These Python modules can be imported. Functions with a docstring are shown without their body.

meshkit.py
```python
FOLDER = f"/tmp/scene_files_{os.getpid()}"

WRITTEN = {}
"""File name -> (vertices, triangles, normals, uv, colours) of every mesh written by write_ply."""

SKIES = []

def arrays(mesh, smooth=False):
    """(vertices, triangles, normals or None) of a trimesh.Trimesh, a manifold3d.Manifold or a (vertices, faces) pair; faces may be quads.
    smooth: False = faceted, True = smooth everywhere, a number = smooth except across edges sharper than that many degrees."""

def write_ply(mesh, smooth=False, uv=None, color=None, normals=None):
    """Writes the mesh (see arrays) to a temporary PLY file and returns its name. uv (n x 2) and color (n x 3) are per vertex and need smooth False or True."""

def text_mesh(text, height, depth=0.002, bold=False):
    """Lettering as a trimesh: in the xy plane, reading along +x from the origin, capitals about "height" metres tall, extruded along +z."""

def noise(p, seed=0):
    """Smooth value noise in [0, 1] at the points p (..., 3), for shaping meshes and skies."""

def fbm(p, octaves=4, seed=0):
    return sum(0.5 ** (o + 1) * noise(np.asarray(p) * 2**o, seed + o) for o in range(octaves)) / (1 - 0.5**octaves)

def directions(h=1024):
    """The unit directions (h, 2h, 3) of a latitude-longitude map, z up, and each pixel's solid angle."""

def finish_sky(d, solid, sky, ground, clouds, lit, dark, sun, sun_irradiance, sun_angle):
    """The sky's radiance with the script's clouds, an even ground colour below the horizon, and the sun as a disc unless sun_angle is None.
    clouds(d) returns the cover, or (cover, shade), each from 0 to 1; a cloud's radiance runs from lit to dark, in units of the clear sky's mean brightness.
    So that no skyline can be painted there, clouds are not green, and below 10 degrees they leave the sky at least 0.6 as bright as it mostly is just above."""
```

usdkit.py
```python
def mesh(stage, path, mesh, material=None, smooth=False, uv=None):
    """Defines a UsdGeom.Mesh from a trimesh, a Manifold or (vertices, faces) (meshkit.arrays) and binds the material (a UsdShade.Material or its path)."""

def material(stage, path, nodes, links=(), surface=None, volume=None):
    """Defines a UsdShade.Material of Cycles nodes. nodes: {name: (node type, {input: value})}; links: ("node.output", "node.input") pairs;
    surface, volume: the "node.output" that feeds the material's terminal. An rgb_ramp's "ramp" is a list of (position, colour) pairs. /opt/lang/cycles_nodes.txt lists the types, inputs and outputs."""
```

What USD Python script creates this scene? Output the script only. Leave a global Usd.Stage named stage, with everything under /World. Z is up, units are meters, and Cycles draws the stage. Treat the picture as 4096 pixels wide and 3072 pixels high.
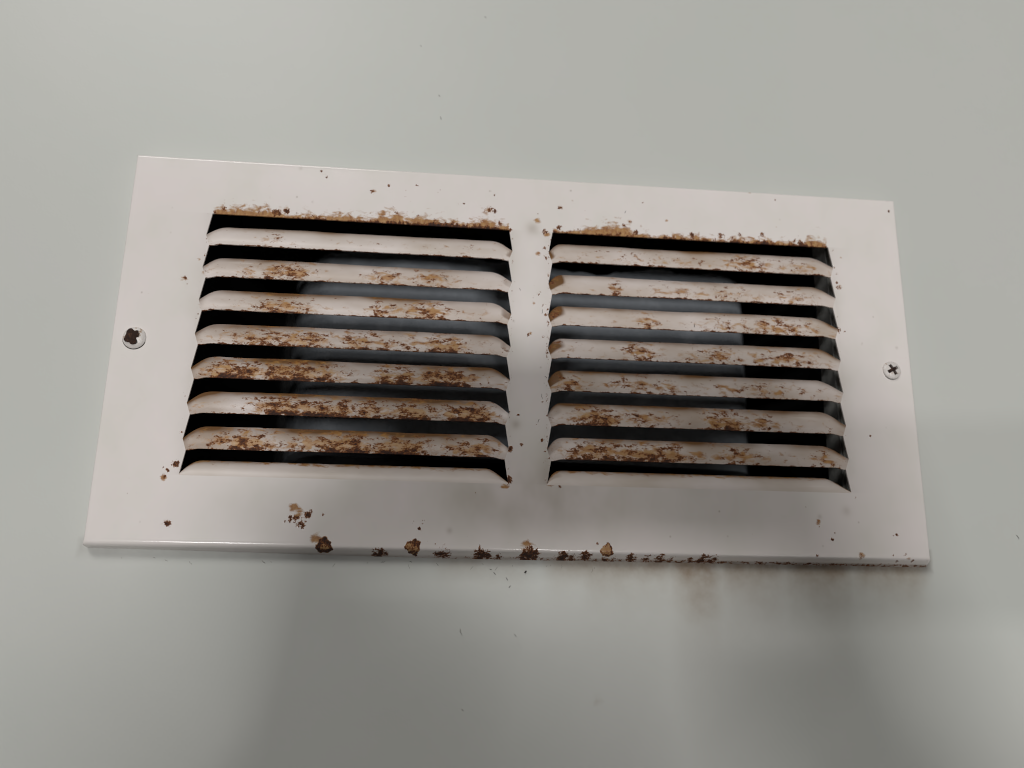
import math, random
import numpy as np, trimesh, usdkit, meshkit, manifold3d as m3
from scipy.spatial import Delaunay, cKDTree
from shapely.geometry import Polygon, Point
from shapely import contains_xy
from pxr import Usd, UsdGeom, UsdLux, UsdShade, Gf, Sdf, Vt

rng = np.random.default_rng(7)
random.seed(7)
stage = Usd.Stage.CreateInMemory()
UsdGeom.SetStageUpAxis(stage, UsdGeom.Tokens.z)
UsdGeom.SetStageMetersPerUnit(stage, 1.0)
UsdGeom.Xform.Define(stage, '/World')
T = Sdf.ValueTypeNames
Z0 = 2.0                                  # height of the grille's middle above the floor
# world: x right along the wall, y into the wall, z up. The grille's front face lies in y = 0, the wall's face in y = WALLY.
WALLY = 0.0055

# ---------------------------------------------------------------- camera
R = np.array([[0.99565646, 0.01780776, -0.09138438], [-0.03790347, 0.97404479, -0.22315929], [0.08503851, 0.22565377, 0.97048896]])
EYE = np.array([-0.03025246, -0.07502525, -0.27410671])         # plate frame: right, up, into the wall
def pw(a): return np.array([a[0], a[2], a[1] + Z0])             # plate frame -> world
right, up, fwd = (pw(r) - [0, 0, Z0] for r in R)
eye = pw(EYE)
cam = UsdGeom.Camera.Define(stage, '/World/camera')
M = np.eye(4); M[0, :3], M[1, :3], M[2, :3], M[3, :3] = right, up, -fwd, eye
cam.AddTransformOp().Set(Gf.Matrix4d(*M.ravel().tolist()))
cam.CreateFocalLengthAttr(26.0); cam.CreateHorizontalApertureAttr(34.6); cam.CreateVerticalApertureAttr(34.6 * 0.75)
cam.CreateFStopAttr(6.5); cam.CreateFocusDistanceAttr(0.272)
cam.CreateClippingRangeAttr(Gf.Vec2f(0.05, 100))
cam.CreateExposureAttr(0.07)

# ---------------------------------------------------------------- lamps out of view and added fill lights
def rect(name, pos, target, w, h, power, color):
    l = UsdLux.RectLight.Define(stage, '/World/' + name)
    l.CreateWidthAttr(w); l.CreateHeightAttr(h); l.CreateIntensityAttr(power); l.CreateColorAttr(Gf.Vec3f(*color))
    pos, target = np.array(pos, float), np.array(target, float)
    zz = pos - target; zz /= np.linalg.norm(zz)
    xx = np.cross([0, 0, 1], zz); xx /= np.linalg.norm(xx); yy = np.cross(zz, xx)
    m = np.eye(4); m[0, :3], m[1, :3], m[2, :3], m[3, :3] = xx, yy, zz, pos
    l.AddTransformOp().Set(Gf.Matrix4d(*m.ravel().tolist()))
MID = (0, 0, Z0)
rect('unseen_room_lamp', (0.34, -4.0, Z0 - 0.58), MID, 0.74, 0.28, 98.0, (1.0, 0.985, 0.97))  # unseen, behind the camera; throws the main shadows and the centre glint
rect('unseen_second_lamp', (-1.25, -4.0, Z0 - 0.30), MID, 0.5, 0.13, 66.0, (1.0, 0.99, 0.98))  # unseen, placed for the glint at the left of the lower edge
rect('added_fill_above', (-0.95, -2.2, Z0 + 1.95), MID, 1.3, 0.8, 8.6, (1.0, 0.98, 0.945))  # added soft fill from above, stands in for light bounced by the room
rect('added_fill_below', (0.6, -2.6, Z0 - 1.5), MID, 2.4, 1.6, 0.85, (1.0, 0.965, 0.935))  # added soft fill from below, stands in for light off the floor

# ---------------------------------------------------------------- helpers
used = {}
def numbered(parent, name):
    k = (parent, name); n = used.get(k, 0); used[k] = n + 1
    return name if n == 0 else f'{name}_{n:03d}'
def tag(prim, **kw):
    for k, v in kw.items():
        if v: prim.SetCustomDataByKey(k, v)
def obj(name, mesh, mat, parent='/World', smooth=False, attrs=None, **kw):
    path = f'{parent}/{numbered(parent, name)}'
    m = usdkit.mesh(stage, path, mesh, mat, smooth=smooth)
    for k, a in (attrs or {}).items():
        UsdGeom.PrimvarsAPI(m).CreatePrimvar(k, T.FloatArray, 'vertex').Set(Vt.FloatArray.FromNumpy(np.asarray(a, np.float32)))
    tag(m.GetPrim(), **kw)
    return path
def thing(name, **kw):
    path = f'/World/{numbered("/World", name)}'
    tag(UsdGeom.Xform.Define(stage, path).GetPrim(), **kw)
    return path
def ss(x, a=0.0, b=1.0):
    x = np.clip((np.asarray(x, float) - a) / (b - a), 0, 1)
    return x * x * (3 - 2 * x)
FPX = 4096 * 26 / 34.6
def px(x, y, depth=0.0):
    """Where the photograph's pixel (4096 x 3072) lies on the plane at this depth behind the grille's face: right, up."""
    d = R.T @ np.array([(x - 2048) / FPX, -(y - 1536) / FPX, 1.0])
    return (EYE + d * ((depth - EYE[2]) / d[2]))[:2]
def zoomed(x0, y0):
    return lambda x, y: px(x0 + x * 1024 / 2212, y0 + y * 1024 / 2212)

# ---------------------------------------------------------------- materials
def mat(name, nodes, links, surface): return usdkit.material(stage, '/World/Looks/' + name, nodes, links, surface=surface)

def enamel(name, gloss, grime, flake, stretch):
    """Old white enamel with rust that breaks through where the mesh's wear attributes allow it."""
    n = {
        'pos': ('geometry', {}),
        'map': ('mapping', {'scale': stretch}),
        'mapc': ('mapping', {'scale': (0.8, 1.0, 1.5)}),
        'rust': ('attribute', {'attribute': 'rust'}), 'stain': ('attribute', {'attribute': 'stain'}), 'dirt': ('attribute', {'attribute': 'dirt'}),
        'na': ('noise_texture', {'scale': flake, 'detail': 5.0, 'roughness': 0.6}),
        'nb': ('noise_texture', {'scale': 2100.0, 'detail': 3.0, 'roughness': 0.6}),
        'nc': ('noise_texture', {'scale': 330.0, 'detail': 6.0, 'roughness': 0.62, 'distortion': 0.5}),
        'nd': ('noise_texture', {'scale': 60.0, 'detail': 3.0}),
        'mixn': ('math', {'math_type': 'multiply_add', 'value2': 0.68}),
        'nbs': ('math', {'math_type': 'multiply', 'value2': 0.32}),
        'amp': ('math', {'math_type': 'multiply_add', 'value2': 2.3, 'value3': -1.15}),
        'q': ('math', {'math_type': 'add'}),
        'qm': ('map_range', {'range_type': 'smoothstep', 'from_min': 0.50, 'from_max': 0.62, 'clamp': True}),
        'ramp': ('rgb_ramp', {'ramp': [(0.0, (0.40, 0.185, 0.055)), (0.14, (0.27, 0.100, 0.026)), (0.32, (0.145, 0.050, 0.017)), (0.55, (0.070, 0.025, 0.012)), (1.0, (0.028, 0.013, 0.009))]}),
        'rr': ('map_range', {'from_min': 0.5, 'from_max': 1.05}), 'rv': ('math', {'math_type': 'multiply_add', 'value2': 0.45, 'value3': -0.225}), 'rs': ('math', {'math_type': 'add', 'use_clamp': True}),
        'sq': ('math', {'math_type': 'multiply_add', 'value2': 1.7}),
        'so': ('math', {'math_type': 'multiply_add', 'value2': 1.0, 'value3': -0.85}),
        'sm': ('map_range', {'range_type': 'smoothstep', 'from_min': 0.34, 'from_max': 0.76, 'to_max': 0.92, 'clamp': True}),
        'sramp': ('rgb_ramp', {'ramp': [(0.3, (0.48, 0.285, 0.11)), (0.5, (0.375, 0.172, 0.042)), (0.68, (0.235, 0.085, 0.021))]}),
        'white': ('rgb_ramp', {'ramp': [(0.3, (0.86, 0.80, 0.785)), (0.5, (0.86, 0.815, 0.79)), (0.7, (0.845, 0.815, 0.775))]}),
        'gr': ('rgb_ramp', {'ramp': grime}),
        'dm': ('math', {'math_type': 'multiply', 'use_clamp': True}),
        'dn': ('map_range', {'from_min': 0.25, 'from_max': 0.7, 'to_min': 0.35, 'to_max': 1.25, 'clamp': True}),
        'c1': ('mix', {'mix_type': 'mix', 'color2': (0.2, 0.15, 0.1)}),
        'c2': ('mix', {'mix_type': 'mix'}), 'c3': ('mix', {'mix_type': 'mix'}),
        'rough': ('mix_float', {'a': gloss, 'b': 0.88}),
        'bh': ('math', {'math_type': 'multiply_add', 'value2': 0.8}),
        'bn': ('math', {'math_type': 'multiply'}),
        'bump': ('bump', {'strength': 0.5, 'distance': 0.0003}),
        'p': ('principled_bsdf', {'specular_ior_level': 0.5}),
    }
    L = [('pos.position', 'map.vector')] + [('map.vector', f'{k}.vector') for k in ('na', 'nb', 'nd')] + [('pos.position', 'mapc.vector'), ('mapc.vector', 'nc.vector')]
    L += [('nb.fac', 'nbs.value1'), ('na.fac', 'mixn.value1'), ('nbs.value', 'mixn.value3'), ('mixn.value', 'amp.value1'),
          ('amp.value', 'q.value1'), ('rust.fac', 'q.value2'), ('q.value', 'qm.value'), ('q.value', 'rr.value'), ('rr.result', 'rs.value1'), ('nb.fac', 'rv.value1'), ('rv.value', 'rs.value2'), ('rs.value', 'ramp.fac'),
          ('nc.fac', 'so.value1'), ('nc.fac', 'sq.value1'), ('so.value', 'sq.value3'),
          ('nd.fac', 'white.fac'), ('nd.fac', 'dn.value'), ('dn.result', 'dm.value1'), ('dirt.fac', 'dm.value2'),
          ('dirt.fac', 'gr.fac'), ('gr.color', 'c1.color2'), ('white.color', 'c1.color1'), ('dm.value', 'c1.fac')]
    # stain: stain + (nc - .5) * 1.7
    n['sq'] = ('math', {'math_type': 'multiply_add', 'value2': 1.9, 'value3': -0.95}); n.pop('so')
    L = [l for l in L if 'so.' not in l[0] and 'so.' not in l[1]]
    n['sa'] = ('math', {'math_type': 'add'})
    L += [('sq.value', 'sa.value1'), ('stain.fac', 'sa.value2'), ('sa.value', 'sm.value'), ('na.fac', 'sramp.fac'),
          ('c1.color', 'c2.color1'), ('sramp.color', 'c2.color2'), ('sm.result', 'c2.fac'),
          ('c2.color', 'c3.color1'), ('ramp.color', 'c3.color2'), ('qm.result', 'c3.fac'),
          ('c3.color', 'p.base_color'), ('qm.result', 'rough.fac'), ('rough.result', 'p.roughness'),
          ('qm.result', 'bn.value1'), ('nb.fac', 'bn.value2'), ('bn.value', 'bh.value1'), ('bh.value', 'bump.height'), ('bump.normal', 'p.normal')]
    n['bh'] = ('math', {'math_type': 'multiply', 'value2': 1.0})
    return mat(name, n, L, 'p.BSDF')
ENAMEL, GRIMY = enamel('white_enamel', 0.14, [(0, (0.30, 0.225, 0.15)), (1, (0.16, 0.11, 0.07))], 680.0, (1.0, 1.0, 0.75)), enamel('grimy_enamel', 0.42, [(0, (0.40, 0.28, 0.175)), (0.5, (0.30, 0.175, 0.085)), (0.9, (0.17, 0.085, 0.034))], 470.0, (0.62, 1.0, 1.15))

WALLMAT = mat('painted_wall', {
    'pos': ('geometry', {}), 'stain': ('attribute', {'attribute': 'stain'}), 'dirt': ('attribute', {'attribute': 'dirt'}),
    'nd': ('noise_texture', {'scale': 9.0, 'detail': 4.0, 'roughness': 0.6}), 'nf': ('noise_texture', {'scale': 900.0, 'detail': 2.0}),
    'nm': ('noise_texture', {'scale': 120.0, 'detail': 4.0, 'roughness': 0.6}),
    'base': ('rgb_ramp', {'ramp': [(0.3, (0.562, 0.582, 0.550)), (0.5, (0.578, 0.590, 0.558)), (0.7, (0.588, 0.592, 0.568))]}),
    'mr': ('map_range', {'from_min': 0.3, 'from_max': 0.7, 'to_min': 0.55, 'to_max': 1.2, 'clamp': True}),
    'sm': ('math', {'math_type': 'multiply', 'use_clamp': True}), 'dm': ('math', {'math_type': 'multiply', 'use_clamp': True}),
    'c1': ('mix', {'mix_type': 'mix', 'color2': (0.23, 0.145, 0.07)}), 'c2': ('mix', {'mix_type': 'mix', 'color2': (0.10, 0.075, 0.055)}),
    'bump': ('bump', {'strength': 0.10, 'distance': 0.0002}),
    'wave': ('noise_texture', {'scale': 45.0, 'detail': 2.0}), 'bump2': ('bump', {'strength': 0.12, 'distance': 0.0012}),
    'p': ('principled_bsdf', {'roughness': 0.42, 'specular_ior_level': 0.4})},
    [('pos.position', f'{k}.vector') for k in ('nd', 'nf', 'nm', 'wave')] +
    [('nd.fac', 'base.fac'), ('nm.fac', 'mr.value'), ('mr.result', 'sm.value1'), ('stain.fac', 'sm.value2'), ('mr.result', 'dm.value1'), ('dirt.fac', 'dm.value2'),
     ('base.color', 'c1.color1'), ('sm.value', 'c1.fac'), ('c1.color', 'c2.color1'), ('dm.value', 'c2.fac'), ('c2.color', 'p.base_color'),
     ('wave.fac', 'bump2.height'), ('bump2.normal', 'bump.normal'), ('nf.fac', 'bump.height'), ('bump.normal', 'p.normal')], 'p.BSDF')

def simple(name, ramp, scale=60.0, rough=0.6, metal=0.0, bump=0.3, dist=0.0005, detail=5.0):
    return mat(name, {'pos': ('geometry', {}), 'n': ('noise_texture', {'scale': scale, 'detail': detail, 'roughness': 0.6}),
        'r': ('rgb_ramp', {'ramp': ramp}), 'b': ('bump', {'strength': bump, 'distance': dist}), 'p': ('principled_bsdf', {'roughness': rough, 'metallic': metal})},
        [('pos.position', 'n.vector'), ('n.fac', 'r.fac'), ('r.color', 'p.base_color'), ('n.fac', 'b.height'), ('b.normal', 'p.normal')], 'p.BSDF')
PLASTER = simple('cut_plaster', [(0.35, (0.22, 0.225, 0.215)), (0.65, (0.44, 0.445, 0.43))], 140, 0.9)
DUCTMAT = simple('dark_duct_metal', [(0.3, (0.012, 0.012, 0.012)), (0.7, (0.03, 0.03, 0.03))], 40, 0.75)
LINING = simple('dusty_grey_lining', [(0.35, (0.20, 0.218, 0.24)), (0.55, (0.235, 0.255, 0.28)), (0.75, (0.33, 0.35, 0.38))], 70, 0.95, bump=0.5, dist=0.002)
SCREWWHITE = simple('screw_paint', [(0.3, (0.70, 0.66, 0.63)), (0.56, (0.74, 0.70, 0.67)), (0.66, (0.45, 0.33, 0.24)), (0.78, (0.10, 0.05, 0.03))], 620, 0.35)
RUSTMAT = simple('old_rust', [(0.3, (0.016, 0.009, 0.007)), (0.55, (0.035, 0.016, 0.011)), (0.75, (0.13, 0.06, 0.03))], 900, 0.95, bump=0.8)
HAIR = simple('dark_dust', [(0.3, (0.03, 0.027, 0.025)), (0.7, (0.09, 0.08, 0.07))], 300, 0.9)
LINT = simple('grey_lint', [(0.3, (0.16, 0.15, 0.14)), (0.7, (0.30, 0.28, 0.26))], 300, 0.95)

# ---------------------------------------------------------------- sizes of the grille (metres)
W, H = 0.2985, 0.1437
SLOTX, BAR, EL = 0.5 * W - 0.0956 * W, 0.0233 * W, 0.0048 * W           # slots from BAR to SLOTX, their upper corners drawn in by EL
VTOP, VBOT = H / 2 - 0.0747 * W, -H / 2 + 0.0804 * W
P = (VTOP - VBOT) / 7.68
GAP = 0.68 * P
DEPTH = WALLY - 0.0002
SIDE, FOOT = (0.0008, math.radians(88)), (0.0018, math.radians(63))     # radius and angle of the rolled edge: sides and top, bottom
WI, HT, HB = W / 2 - 0.0009, H / 2 - 0.0009, H / 2 - 0.0015             # where the rolled edge begins
THICK = 0.0007

# ---------------------------------------------------------------- where the enamel has rusted: (zoomed view, x, y, radius in view pixels, strength, channel)
z1, z2, z3, z4, z5, z6, z7, z8 = (zoomed(*a) for a in ((300, 550), (1300, 600), (2100, 700), (2900, 750), (300, 1550), (1300, 1600), (2100, 1600), (2900, 1600)))
MMV = 1024 / 2212 / 11.1 / 1000                                          # a view pixel on the grille, metres
SPOTS = [
 (z2,15,235,14,.95),(z2,2,205,16,.5,'s'),(z2,410,355,26,.72),(z2,410,355,34,.6,'s'),(z2,555,310,15,.8),(z2,535,280,16,.5,'s'),(z2,700,350,17,.6),(z2,700,400,11,.7),(z2,740,440,18,.4,'s'),(z2,790,305,15,.72),(z2,985,345,34,.42),(z2,1010,320,20,.5,'s'),
 (z2,1205,400,14,.5,'s'),(z2,1465,390,14,.72),(z2,1420,520,50,.68),(z2,1470,530,26,.7),(z2,1400,515,60,.5,'s'),(z2,1200,462,14,.6),(z2,1160,455,16,.4,'s'),(z2,590,500,24,.6),(z2,615,540,18,.75),(z2,575,510,34,.5,'s'),(z2,800,565,18,.7),(z2,835,545,12,.5,'s'),(z2,1840,550,11,.65),(z2,1840,600,24,.55),(z2,1835,600,34,.5,'s'),
 (z2,2030,495,26,.62),(z2,2030,495,30,.5,'s'),(z2,1900,710,34,.72),(z2,1910,720,40,.6,'s'),(z2,2140,440,14,.4,'s'),(z2,1790,680,60,.28,'d'),(z2,1520,640,40,.6),(z2,1600,690,22,.7),(z2,390,545,12,.6),(z2,505,545,12,.5,'s'),
 (z2,1840,890,24,.6,'s'),(z2,1890,850,18,.75),(z2,1920,920,34,.66),(z2,1840,1240,46,.42),(z2,1805,1320,16,.6,'s'),(z2,1890,1340,26,.5),(z2,1760,1590,28,.52),(z2,1760,1580,24,.5,'s'),(z2,1890,1610,26,.46),(z2,1905,1430,24,.72),(z2,1640,1140,10,.6),(z2,1935,1080,20,.45,'s'),(z2,1805,1170,12,.5),
 (z3,1940,150,26,.5,'s'),(z3,1940,150,18,.5),(z3,2160,215,13,.75),(z3,1020,240,11,.6),(z3,1225,395,17,.55,'s'),(z3,1215,390,10,.55),(z3,850,432,20,.78),(z3,910,400,24,.6),(z3,915,400,26,.5,'s'),(z3,2165,440,14,.6),(z3,2050,530,34,.66),(z3,1850,520,34,.6),(z3,1690,525,40,.75),(z3,1440,520,40,.66),(z3,950,500,40,.7),(z3,1520,440,9,.5),(z3,170,490,30,.72),(z3,290,460,36,.62),(z3,480,480,34,.6),(z3,830,500,46,.62),
 (z3,70,1060,34,.45),(z3,150,1140,24,.45),(z3,180,1215,20,.72),(z3,30,1370,22,.55),(z3,165,1390,20,.5),(z3,185,1530,24,.62),(z3,100,680,18,.55,'s'),(z3,175,635,20,.7),
 (z4,1415,205,13,.85,'k'),(z4,440,340,15,.6,'s'),(z4,320,400,24,.55),(z4,300,435,22,.7),(z4,625,420,17,.72),(z4,660,425,10,.7),(z4,510,410,10,.5),(z4,1000,600,13,.6,'s'),(z4,998,602,8,.6),(z4,970,750,22,.5),(z4,965,745,22,.5,'s'),(z4,985,860,30,.6),(z4,985,850,34,.6,'s'),(z4,970,820,16,.6),(z4,975,1235,34,.78),(z4,1035,1248,12,.75),(z4,1030,725,14,.45),(z4,1485,1385,12,.4,'d'),(z4,945,690,14,.6),(z4,760,480,40,.55),(z4,690,480,24,.6,'s'),
 (z1,950,1215,22,.78),(z1,900,1225,15,.5),(z1,830,1210,10,.55),(z1,970,1262,10,.7),(z1,940,1220,34,.4,'s'),(z1,1080,1050,20,.5,'s'),(z1,1125,1012,15,.66),(z1,1110,1165,26,.55,'s'),(z1,1105,1450,32,.72,'s'),(z1,1065,1525,12,.8),(z1,1150,655,10,.66),(z1,1137,870,14,.6),(z1,2130,290,14,.85),(z1,2180,340,13,.8),(z1,2160,310,30,.4,'s'),(z1,1300,615,28,.72),(z1,1220,640,26,.6),(z1,1600,645,40,.72,'s'),(z1,1600,650,26,.55),(z1,1740,655,50,.75),(z1,1830,635,34,.8),(z1,1890,605,15,.6),(z1,1375,532,9,.6),(z1,1380,640,14,.4,'s'),(z1,2050,680,16,.75),(z1,1950,265,16,.25,'d'),(z1,1600,560,20,.35),
 (z5,940,38,8,.75,'k'),(z5,955,66,7,.7,'k'),(z5,925,385,20,.62),(z5,905,400,22,.4),(z5,862,487,8,.8,'k'),(z5,783,437,7,.6,'k'),(z5,870,660,36,.8),(z5,850,640,20,.7),(z5,800,712,18,.86),(z5,772,772,22,.62),(z5,772,775,30,.75,'s'),(z5,762,690,13,.66),(z5,945,450,14,.66),(z5,800,1178,28,.9),(z5,797,1128,11,.8),(z5,790,1175,40,.5,'s'),(z5,450,912,7,.75,'k'),(z5,755,480,30,.25,'s'),
 (z5,1890,1035,40,.85,'s'),(z5,1920,1080,50,.75,'s'),(z5,1868,1132,32,.88),(z5,1905,1120,34,.72),(z5,2010,1100,36,.92),(z5,2030,1070,24,.7),(z5,1952,1185,38,.84),(z5,1990,1150,30,.66),(z5,1812,1158,14,.85),(z5,1838,1140,14,.7),(z5,2110,1103,14,.6),(z5,2140,1098,14,.6),(z5,2165,1100,9,.55),(z5,2080,1305,44,.85,'s'),(z5,2050,1300,26,.6,'s'),(z5,2150,1365,66,.98,'p'),
 (z6,760,1270,66,.86,'p'),(z6,470,1330,56,.8),(z6,425,1330,30,.85),(z6,520,1330,26,.85),(z6,405,1285,12,.6),(z6,1015,1335,60,.82),(z6,970,1335,36,.9),(z6,1060,1338,34,.8),(z6,1340,1335,60,.9),(z6,1400,1345,50,.85),(z6,1500,1358,40,.7),(z6,1350,1285,14,.55),(z6,1770,1345,76,1.0),(z6,1720,1345,46,.9),(z6,1820,1340,46,.9),(z6,1755,1250,50,.72,'s'),(z6,1770,1290,66,.66,'s'),(z6,2060,1362,60,.95),(z6,2110,1368,46,.8),(z6,2180,1372,40,.7),
 (z6,770,1052,14,.72),(z6,785,1080,13,.72),(z6,810,1108,14,.9),(z6,830,1130,12,.6),(z6,850,1068,15,.62),(z6,850,1040,13,.5),(z6,690,1035,20,.42),(z6,950,1242,11,.75,'k'),(z6,1025,1245,13,.75,'k'),(z6,1240,1190,14,.5,'k'),(z6,880,1222,13,.4,'k'),(z6,1075,1130,24,.3,'d'),(z6,1305,795,13,.55,'k'),(z6,1580,700,36,.95),(z6,1590,680,30,.9,'k'),(z6,1560,735,40,.6,'s'),(z6,1600,420,34,.88),(z6,1580,440,34,.7,'s'),(z6,1690,385,28,.6),(z6,1670,128,17,.66),(z6,1580,105,22,.8),(z6,1825,212,9,.7),(z6,1880,350,20,.75),(z6,1870,370,28,.45),(z6,1940,130,20,.85),(z6,1900,95,16,.7),(z6,1900,600,26,.52),(z6,1910,520,26,.6),(z6,2030,748,18,.85),(z6,1945,735,34,.55,'s'),(z6,1830,740,36,.36),(z6,1785,790,20,.34),(z6,1880,18,20,.5),(z6,1650,210,40,.25,'d'),(z6,1900,450,24,.62),(z6,1540,540,14,.5),
 (z7,710,1300,56,.72,'p'),(z7,625,1245,16,.72),(z7,520,1350,46,.82),(z7,560,1355,30,.85),(z7,350,1355,56,.9),(z7,410,1368,40,.82),(z7,925,1372,44,.86),(z7,960,1372,30,.8),(z7,700,1385,40,.75),(z7,790,1388,40,.66),(z7,1060,1388,44,.8),(z7,1180,1385,60,.8),(z7,1280,1388,40,.7),(z7,1450,1385,30,.85),(z7,1560,1390,60,.8),(z7,1640,1392,60,.7),(z7,1280,1290,12,.4,'k'),(z7,370,690,11,.6,'k'),
 (z8,820,1082,20,.8),(z8,800,1060,30,.6,'s'),(z8,820,1010,20,.3,'d'),(z8,950,1150,11,.85),(z8,930,1205,16,.92),(z8,1485,1165,16,.82),(z8,1460,1170,12,.6),(z8,800,1338,18,.66),(z8,1170,1350,34,.5),(z8,1170,1345,40,.66,'s'),(z8,1560,1335,15,.82),(z8,1632,1390,14,.85),(z8,1505,1395,12,.8),(z8,1455,1345,9,.6),(z8,1590,1355,40,.35,'s'),(z8,1255,310,14,.7,'k'),(z8,1132,840,14,.66),(z8,1020,940,11,.6,'k'),(z8,1050,960,40,.25,'d'),(z8,700,920,13,.4,'k'),(z8,595,985,9,.4,'k'),(z8,1040,215,16,.7),
]
SP = []
for s in SPOTS:
    c = s[0](s[1], s[2])
    SP.append((c[0], c[1], s[3] * MMV, s[4], s[5] if len(s) > 5 else 'r'))
def blotches(u, v, rust, stain, dirt):
    for cu, cv, r, k, ch in SP:
        m = np.hypot(u - cu, v - cv) < 2.2 * r
        if not m.any(): continue
        d = np.hypot(u[m] - cu, v[m] - cv) / r
        if ch in 'rk': rust[m] = np.maximum(rust[m], (k * .80 + .12) * np.exp(-.62 * d ** 2.2))
        elif ch == 'p':       # a blistered pit: bare tan metal inside a dark rim
            a = np.arctan2(v[m] - cv, u[m] - cu); dd = d * (1 + .13 * np.sin(3 * a + cu * 900) + .08 * np.sin(7 * a + 1))
            stain[m] = np.maximum(stain[m], 1.1 * (1 - ss(dd, .85, 1.05)))
            rust[m] = np.maximum(rust[m], (.52 + .24 * np.exp(-((dd - .80) / .16) ** 2)) * (1 - ss(dd, .92, 1.1)) * k / .8)
        elif ch == 's': stain[m] = np.maximum(stain[m], (k * .88 + .06) * np.exp(-.6 * d ** 2.4))
        if ch == 'd': dirt[m] = np.maximum(dirt[m], k * np.exp(-d * d))

def band(u, v, edge_v, lo, hi, seed, height):
    """Rust that creeps up from a cut edge: strength by distance above it, uneven along it."""
    f = meshkit.fbm(np.stack([u * 160 + seed, u * 0 + 3.3, u * 0], 1))
    f = (f - f.min()) / max(1e-9, np.ptp(f))
    inside = ss(u, lo - .001, lo + .001) * (1 - ss(u, hi - .001, hi + .001))
    d = (v - edge_v) / (height * (0.35 + 1.1 * f))
    return inside * np.where(d >= -0.1, np.exp(-np.clip(d, 0, 9) ** 1.2), 0) * (0.45 + 0.6 * f)

# ---------------------------------------------------------------- meshes of sheet metal
def close_sheet(front, normal, tris, thick):
    """A sheet with a front, a back and its cut edges."""
    n = len(front)
    v = np.vstack([front, front - normal * thick])
    e = np.sort(np.vstack([tris[:, [0, 1]], tris[:, [1, 2]], tris[:, [2, 0]]]), 1)
    directed = np.vstack([tris[:, [0, 1]], tris[:, [1, 2]], tris[:, [2, 0]]])
    _, first, count = np.unique(e, axis=0, return_index=True, return_counts=True)
    rim = directed[first[count == 1]]
    f = np.vstack([tris, tris[:, ::-1] + n, np.stack([rim[:, 1], rim[:, 0], rim[:, 0] + n], 1), np.stack([rim[:, 1], rim[:, 0] + n, rim[:, 1] + n], 1)])
    return v, f
def split_smooth(v, f, attrs, angle=40):
    m = trimesh.Trimesh(v, f, process=False)
    a, b, nrm = meshkit.arrays(m, angle)
    idx = cKDTree(v).query(a)[1]
    return a, b, nrm, {k: x[idx] for k, x in attrs.items()}
def put(name, v, f, mat_, parent, attrs, angle=40, **kw):
    a, b, nrm, at = split_smooth(v, f, attrs, angle)
    path = obj(name, (a, b), mat_, parent, False, at, **kw)
    m = UsdGeom.Mesh.Get(stage, path)
    m.CreateNormalsAttr(Vt.Vec3fArray.FromNumpy(nrm.astype(np.float32))); m.SetNormalsInterpolation('vertex')
    return path
def dense(poly, step):
    pts = []
    for ring in [poly.exterior, *poly.interiors]:
        n = max(8, int(ring.length / step)); xy = list(np.array(ring.coords)[:-1])
        for a, b in zip(ring.coords[:-1], ring.coords[1:]):
            k = max(1, int(math.hypot(b[0] - a[0], b[1] - a[1]) / step))
            for i in range(1, k): xy.append((a[0] + (b[0] - a[0]) * i / k, a[1] + (b[1] - a[1]) * i / k))
        pts.append(np.array(xy))
    return np.vstack(pts)
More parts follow.
